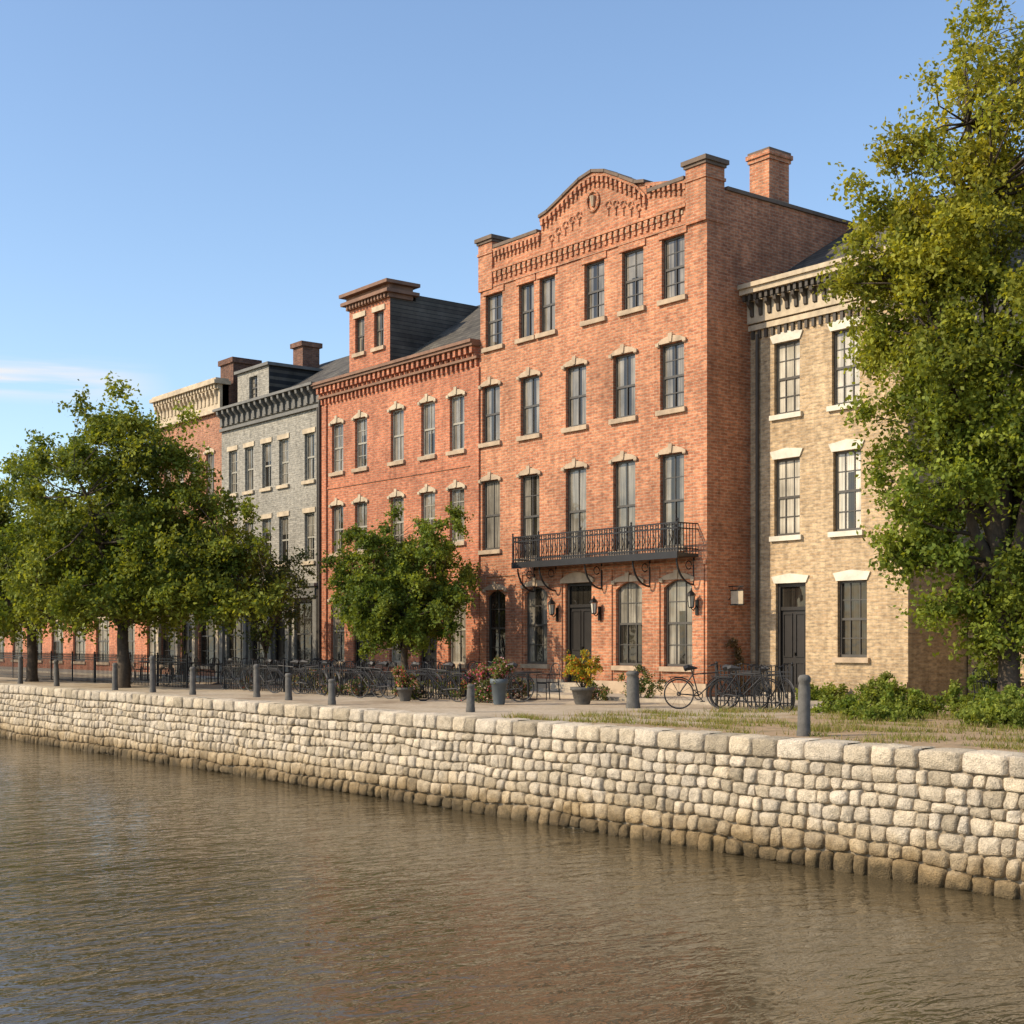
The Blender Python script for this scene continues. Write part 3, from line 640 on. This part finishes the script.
tree('tree',(-42.1,22.6,0),1.2,.06,[(-42.1,22.6,3.3,1.5,1.5,1.6,1)],60,9,14,.55,.1,(.07,.1,.035),(.14,.16,.045),51,limbs=5)
def shrub(name,blobs,n,L,leaf,cb_,ct_,seed,flowers=None,pot=None):
    rs=np.random.RandomState(seed); b=blobs[0]; e=empty(name,(b[0],b[1],0)); cen,od=clumps(blobs,n,rs,.45)
    P,C,tw=foliage(cen,od,rs,8,14,L,cb_,ct_); P[:,2]=np.maximum(P[:,2],.03)
    if flowers is not None:
        m_=rs.uniform(size=len(P))<flowers[0]; fc=np.array(flowers[1:])[rs.randint(0,len(flowers)-1,len(P))]; C[m_]=fc[m_]
    V,C=leaves(P,leaf,C,rs); quads_obj('foliage',V,C,M['leaf'],e)
    sm=MB()
    for q in cen[::3]: sm.tube([(b[0],b[1],pot[1]*.8 if pot else 0),tuple(q)],[.015,.005],4)
    sm.obj('stems',M['bark'],e)
    if pot:
        pm=MB(); r,h=pot[0],pot[1]; pm.lathe([(r*.62,0),(r*.7,.04),(r*.95,h*.8),(r*1.1,h*.82),(r*1.1,h),(r*.9,h),(r*.85,h*.9)],(b[0],b[1],0),16); pm.obj('pot',M[pot[2]],e,True)
    return e
shrub('flower_planter',[(-25.7,22.3,.88,.4,.4,.36,1)],38,.15,.06,(.14,.18,.025),(.42,.36,.05),61,(.28,(.6,.07,.03),(.7,.36,.02),(.6,.45,.04)),(.27,.42,'post'))
shrub('flower_planter',[(-28.6,21.4,.62,.34,.34,.22,1)],20,.16,.06,(.08,.12,.03),(.15,.17,.04),62,(.4,(.55,.08,.14),(.65,.3,.36)),(.24,.38,'post'))
shrub('flower_planter',[(-26.9,20.7,.82,.24,.24,.26,1)],18,.14,.06,(.08,.12,.03),(.15,.17,.04),63,(.2,(.5,.1,.14),(.6,.35,.38)),(.2,.62,'bluepot'))
shrub('flower_planter',[(-29.9,20.0,.6,.3,.3,.25,1)],20,.16,.06,(.08,.12,.03),(.15,.17,.04),64,(.3,(.55,.1,.12),(.65,.36,.3)),(.2,.35,'post'))
rq=random.Random(12)
for i,(x,y_) in enumerate([(-33.4,20.7),(-31.8,22.6),(-30.6,20.6),(-29.3,23.2),(-36.6,21.6),(-38.6,22.0),(-27.3,24.2),(-34.9,20.9),(-41,21.5),(-31.5,21.4),(-28.0,20.9),(-26.4,24.9),(-37.6,23.4),(-33.0,24.0)]):
    s_=rq.uniform(.6,1.15)
    shrub('flowering_shrub',[(x,y_,.38*s_,.7*s_,.45*s_,.3*s_,1)],int(26*s_),.18,.055,(.06,.09,.022),(.13,.15,.04),70+i,(rq.uniform(.08,.3),(.5,.1,.15),(.6,.32,.36),(.55,.4,.3),(.6,.5,.45)))
for i,(x,y_,r,h) in enumerate([(-16.2,24.6,1.1,.5),(-14.6,24.0,1.0,.5),(-17.9,24.2,.8,.32),(-13.0,24.6,1.2,.6),(-11.4,23.6,1.2,.6),(-19.2,24.0,.6,.22),(-17.0,22.4,.7,.16),(-17.9,27.2,.5,.8),(-14.2,22.3,1.0,.35),(-20.4,26.9,.5,.5),(-22.6,27.4,.5,.35)]):
    shrub('shrub',[(x,y_,h*.5,r,.6,h*.75,1)],60,.2,.07,(.1,.15,.02),(.25,.28,.05),90+i)
shrub('climbing_plant',[(-25.45,27.5,1.0,.12,.3,.7,.8)],12,.16,.07,(.09,.07,.03),(.25,.16,.09),120)
rs=np.random.RandomState(5); n=22000
cx_=rs.uniform(-22,-4,200); cy_=17.25+rs.uniform(0,1,200)**1.3*7; k=rs.randint(0,200,n)
bp=np.stack([cx_[k]+rs.normal(size=n)*.25,np.maximum(cy_[k]+rs.normal(size=n)*.12,17.1),np.zeros(n)],1)
dr_=unit(np.stack([rs.normal(size=n)*.45,rs.normal(size=n)*.45,np.ones(n)],1)); h=rs.uniform(.03,.15,(n,1)); sd=unit(np.stack([rs.normal(size=n),rs.normal(size=n),np.zeros(n)],1))*.008
V=np.stack([bp-sd,bp+sd,bp+dr_*h],1).reshape(-1,3); C=np.array([[.19,.21,.045]])*rs.uniform(.6,1.3,(n,1)); dry=rs.uniform(size=n)<.35; C[dry]=np.array([.36,.28,.14])
quads_obj('grass',V,C,M['leaf'],None,3)
rs=np.random.RandomState(9); bl=[]
for i in range(60): bl.append((-330+i*9,75+rs.uniform(0,40),3.0,6,5,rs.uniform(2,3.6),1))
cen,od=clumps(bl,900,rs); P,C,_=foliage(cen,od,rs,6,8,1.6,(.06,.09,.03),(.12,.14,.04)); V,C=leaves(P,.7,C,rs); V[:,2]=np.maximum(V[:,2],0); quads_obj('distant_trees',V,C,M['leaf'])

# ------------------------------------------------------------------ quay posts
def post(x,y_,h,r):
    m=MB(); m.lathe([(r*1.12,0),(r*1.1,.08),(r,.12),(r*.93,h*.8),(r*.8,h*.86),(r*.98,h*.89),(r*.98,h*.95),(r*.7,h*.99),(r*.2,h)],(0,0,0),14)
    o=m.obj('stone_bollard',M['post'],None,True); o.location=(x,y_,0); o.rotation_euler=(random.uniform(-.02,.02),random.uniform(-.02,.02),0)
post(-14.9,17.6,.98,.105)
for x,y_,h in [(-24.4,18.0,.6),(-29.3,17.5,.62),(-32.3,18.0,.7),(-34.6,18.3,.9),(-37.3,17.7,.8),(-39.8,17.6,1.1),(-42.4,17.5,.85),(-47.4,17.5,.9),(-51,17.5,1.0),(-55,17.5,1.0),(-59,17.5,1.0)]: post(x,y_,h,.09)
post(-23.6,22.0,.85,.15); post(-24.0,22.4,.7,.13)
def fence(xa,xb,y_,h=.95):
    m=MB(); ln=xb-xa
    for z in (.12,h-.12,h-.03): m.box(0,ln,-.012,.012,z,z+.025)
    i=0.0
    while i<ln:
        m.box(i,i+.02,-.01,.01,0,h+.05); m.lathe([(.014,0),(.02,.03),(.001,.09)],(i+.008,0,h+.05),4); i+=.12
    i=0
    while i<=ln+.01: m.box(i-.025,i+.025,-.025,.025,0,h+.12); m.lathe([(.02,0),(.04,.04),(.001,.09)],(i,0,h+.12),6); i+=ln/max(1,round(ln/2.2))
    o=m.obj('iron_fence',M['iron']); o.location=(xa,y_,0)
fence(-62,-48.6,20.2); fence(-47.6,-43,20.2); fence(-41.5,-37.6,20.8,.8); fence(-36.8,-33.4,20.9,.75); fence(-32.6,-29.6,21.5,.75); fence(-23.2,-20.9,24.3,.85); fence(-17.0,-8,27.5,.9)
# chairs, tables, bicycles
cm=MB()
for sx in (-1,1):
    cm.tube([(sx*.2,-.2,0),(sx*.19,-.19,.45)],.014,5); cm.tube([(sx*.21,.24,0),(sx*.2,.2,.45),(sx*.2,.24,.7),(sx*.17,.27,.86)],.014,5)
    cm.tube([(sx*.2,-.19,.45),(sx*.23,-.2,.64),(sx*.23,.0,.67),(sx*.2,.23,.66)],.012,5)
cm.tube([(-.17,.27,.86),(-.1,.275,.93),(0,.28,.95),(.1,.275,.93),(.17,.27,.86)],.014,5)
for i in range(-2,3): cm.tube([(i*.065,.2,.46),(i*.065,.26,.9)],.008,4)
for i in range(7): cm.box(-.2,.2,-.2+i*.06,-.16+i*.06,.445,.46)
cm.box(-.21,.21,-.205,-.19,.42,.462); cm.tube([(-.2,-.19,.2),(.2,-.19,.2)],.008,4); cm.tube([(-.2,.21,.22),(.2,.21,.22)],.008,4)
c0=cm.obj('cafe_chair',M['iron']); tm=MB(); tm.lathe([(.2,0),(.22,.02),(.05,.06),(.03,.1),(.03,.68),(.08,.7),(.36,.71),(.37,.73),(.36,.74)],(0,0,0),18); t0=tm.obj('cafe_table',M['iron'],None,False)
bk=MB()
for cxx in (-.52,.52):
    bk.ring((cxx,0,.34),.325,.018); bk.ring((cxx,0,.34),.04,.015,n=8)
    for k in range(12): a=k*math.pi/6; bk.tube([(cxx,0,.34),(cxx+.32*math.cos(a),0,.34+.32*math.sin(a))],.003,3)
    bk.tube([(cxx+.37*math.cos(a),0,.34+.37*math.sin(a)) for a in [math.pi*(.15+.1*j) for j in range(8)]],.014,4)
T=lambda *p,r=.016: bk.tube(p,r,6)
T((-.52,0,.34),(-.08,0,.3)); T((-.52,0,.34),(-.2,0,.78)); T((-.08,0,.3),(-.24,0,.9)); T((-.08,0,.3),(.36,0,.72)); T((-.2,0,.78),(.35,0,.82)); T((.52,0,.34),(.4,0,.6),(.33,0,.95))
T((.33,0,.95),(.33,-.1,1.0),(.26,-.26,1.0),(.16,-.3,.97),r=.012); T((.33,0,.95),(.33,.1,1.0),(.26,.26,1.0),(.16,.3,.97),r=.012)
bk.tube([(-.4,0,.9),(-.32,0,.93),(-.1,0,.92)],[.07,.075,.02],6); bk.ring((-.08,0,.3),.09,.012,n=12); T((-.08,.05,.3),(.02,.05,.18),r=.01); T((-.08,-.05,.3),(-.18,-.05,.42),r=.01); bk.box(-.03,.07,.05,.12,.165,.185); bk.box(-.23,-.13,-.12,-.05,.41,.43)
T((-.75,0,.72),(-.3,0,.72),r=.01); T((-.72,0,.72),(-.52,0,.34),r=.007)
b0=bk.obj('bicycle',M['iron'])
rr=random.Random(4)
def put(src,x,y_,rz,z=0,lean=0):
    if src.get('used') is None: o=src; src['used']=1
    else: o=src.copy(); S.collection.objects.link(o)
    o.location=(x,y_,z); o.rotation_euler=(lean,0,rz)
sets=[(-28.4,22.8),(-30.0,22.4),(-31.4,23.0),(-32.6,23.4),(-34.0,21.6),(-35.6,21.9),(-37.2,22.4),(-39.4,22.8),(-46,22.8),(-49,23.2),(-52,22.8),(-17.0,26.5),(-41.5,24.2),(-44,24)]
for x,y_ in sets:
    put(t0,x,y_,0); a0=rr.uniform(0,6)
    for k in range(rr.choice([2,3,3,4])):
        a=a0+k*math.pi*2/3.3; put(c0,x+.58*math.cos(a),y_+.58*math.sin(a),a-math.pi/2+rr.uniform(-.3,.3))
for x,y_,rz in [(-22.0,23.7,.15),(-21.3,23.2,.35),(-22.3,22.9,.9),(-20.8,23.6,-.3),(-31.8,20.3,.3),(-32.8,20.7,.1),(-29.2,20.6,.4),(-33.9,20.2,-.2),(-28.0,21.6,.6),(-35.4,20.4,.2),(-30.5,21.0,.0),(-36.4,20.3,.4),(-38.2,20.4,.2),(-40.2,20.5,.1),(-45.2,20.8,.2),(-49.6,20.9,.0)]:
    put(b0,x,y_,rz+math.pi*rr.choice([0,1]),0,rr.uniform(-.1,.1))
for o in (c0,t0,b0):
    if 'used' in o: del o['used']

# ------------------------------------------------------------------ light, sky, camera
sd=Vector((-.32,-.77,.58)).normalized(); el=math.asin(sd.z); az=math.atan2(sd.x,sd.y)
L=bpy.data.lights.new('sun','SUN'); L.energy=5.0; L.angle=math.radians(.5); L.color=(1,.85,.63); lo=bpy.data.objects.new('sun',L); S.collection.objects.link(lo)
lo.rotation_euler=sd.to_track_quat('Z','Y').to_euler(); lo.location=(-30,-30,50)
w=bpy.data.worlds.new('World'); S.world=w; w.use_nodes=True; nt=w.node_tree; bg=nt.nodes['Background']
sk=N(nt,'ShaderNodeTexSky',sky_type='NISHITA'); sk.sun_disc=False; sk.sun_elevation=el; sk.sun_rotation=az%(2*math.pi); sk.air_density=1.0; sk.dust_density=.8; sk.ozone_density=1.5
tc=N(nt,'ShaderNodeTexCoord'); sp=N(nt,'ShaderNodeSeparateXYZ'); nt.links.new(tc.outputs['Generated'],sp.inputs[0])
mp=N(nt,'ShaderNodeMapping'); mp.inputs['Scale'].default_value=(2.5,2.5,42); mp.inputs['Rotation'].default_value=(.03,.02,0); nt.links.new(tc.outputs['Generated'],mp.inputs[0])
cn=N(nt,'ShaderNodeTexNoise'); cn.inputs['Scale'].default_value=2.2; cn.inputs['Detail'].default_value=5; nt.links.new(mp.outputs[0],cn.inputs['Vector'])
cr=ramp(nt,cn.outputs['Fac'],[(.40,0.0),(.58,1.0)])
def band(sock,a,b,c,d):
    r=ramp(nt,sock,[(a,0.0),(b,1.0),(c,1.0),(d,0.0)]); return r.outputs[0]
zb=band(sp.outputs[2],.158,.170,.178,.190)
mx_=N(nt,'ShaderNodeMath',operation='MULTIPLY'); mx_.inputs[1].default_value=-1; nt.links.new(sp.outputs[0],mx_.inputs[0])
xb_=ramp(nt,mx_.outputs[0],[(.895,0.0),(.92,1.0)])
m1=N(nt,'ShaderNodeMath',operation='MULTIPLY'); nt.links.new(zb,m1.inputs[0]); nt.links.new(cr.outputs[0],m1.inputs[1])
m2=N(nt,'ShaderNodeMath',operation='MULTIPLY'); nt.links.new(m1.outputs[0],m2.inputs[0]); nt.links.new(xb_.outputs[0],m2.inputs[1])
tint=mul(nt,sk.outputs[0],(1.38,1.43,1.48))
mm=N(nt,'ShaderNodeMix',data_type='RGBA'); nt.links.new(m2.outputs[0],mm.inputs[0]); nt.links.new(tint,mm.inputs[6]); mm.inputs[7].default_value=(5.9,6.0,6.2,1)
nt.links.new(mm.outputs[2],bg.inputs[0]); bg.inputs[1].default_value=.15
c=bpy.data.cameras.new('camera'); co=bpy.data.objects.new('camera',c); S.collection.objects.link(co); co.location=(0,0,1.5)
co.rotation_euler=(math.pi/2,0,math.radians(51.9)); c.lens=49.75; c.sensor_width=36; c.shift_y=.127; c.clip_end=5000; S.camera=co
S.view_settings.view_transform='Standard'; S.view_settings.look='None'; S.view_settings.exposure=0
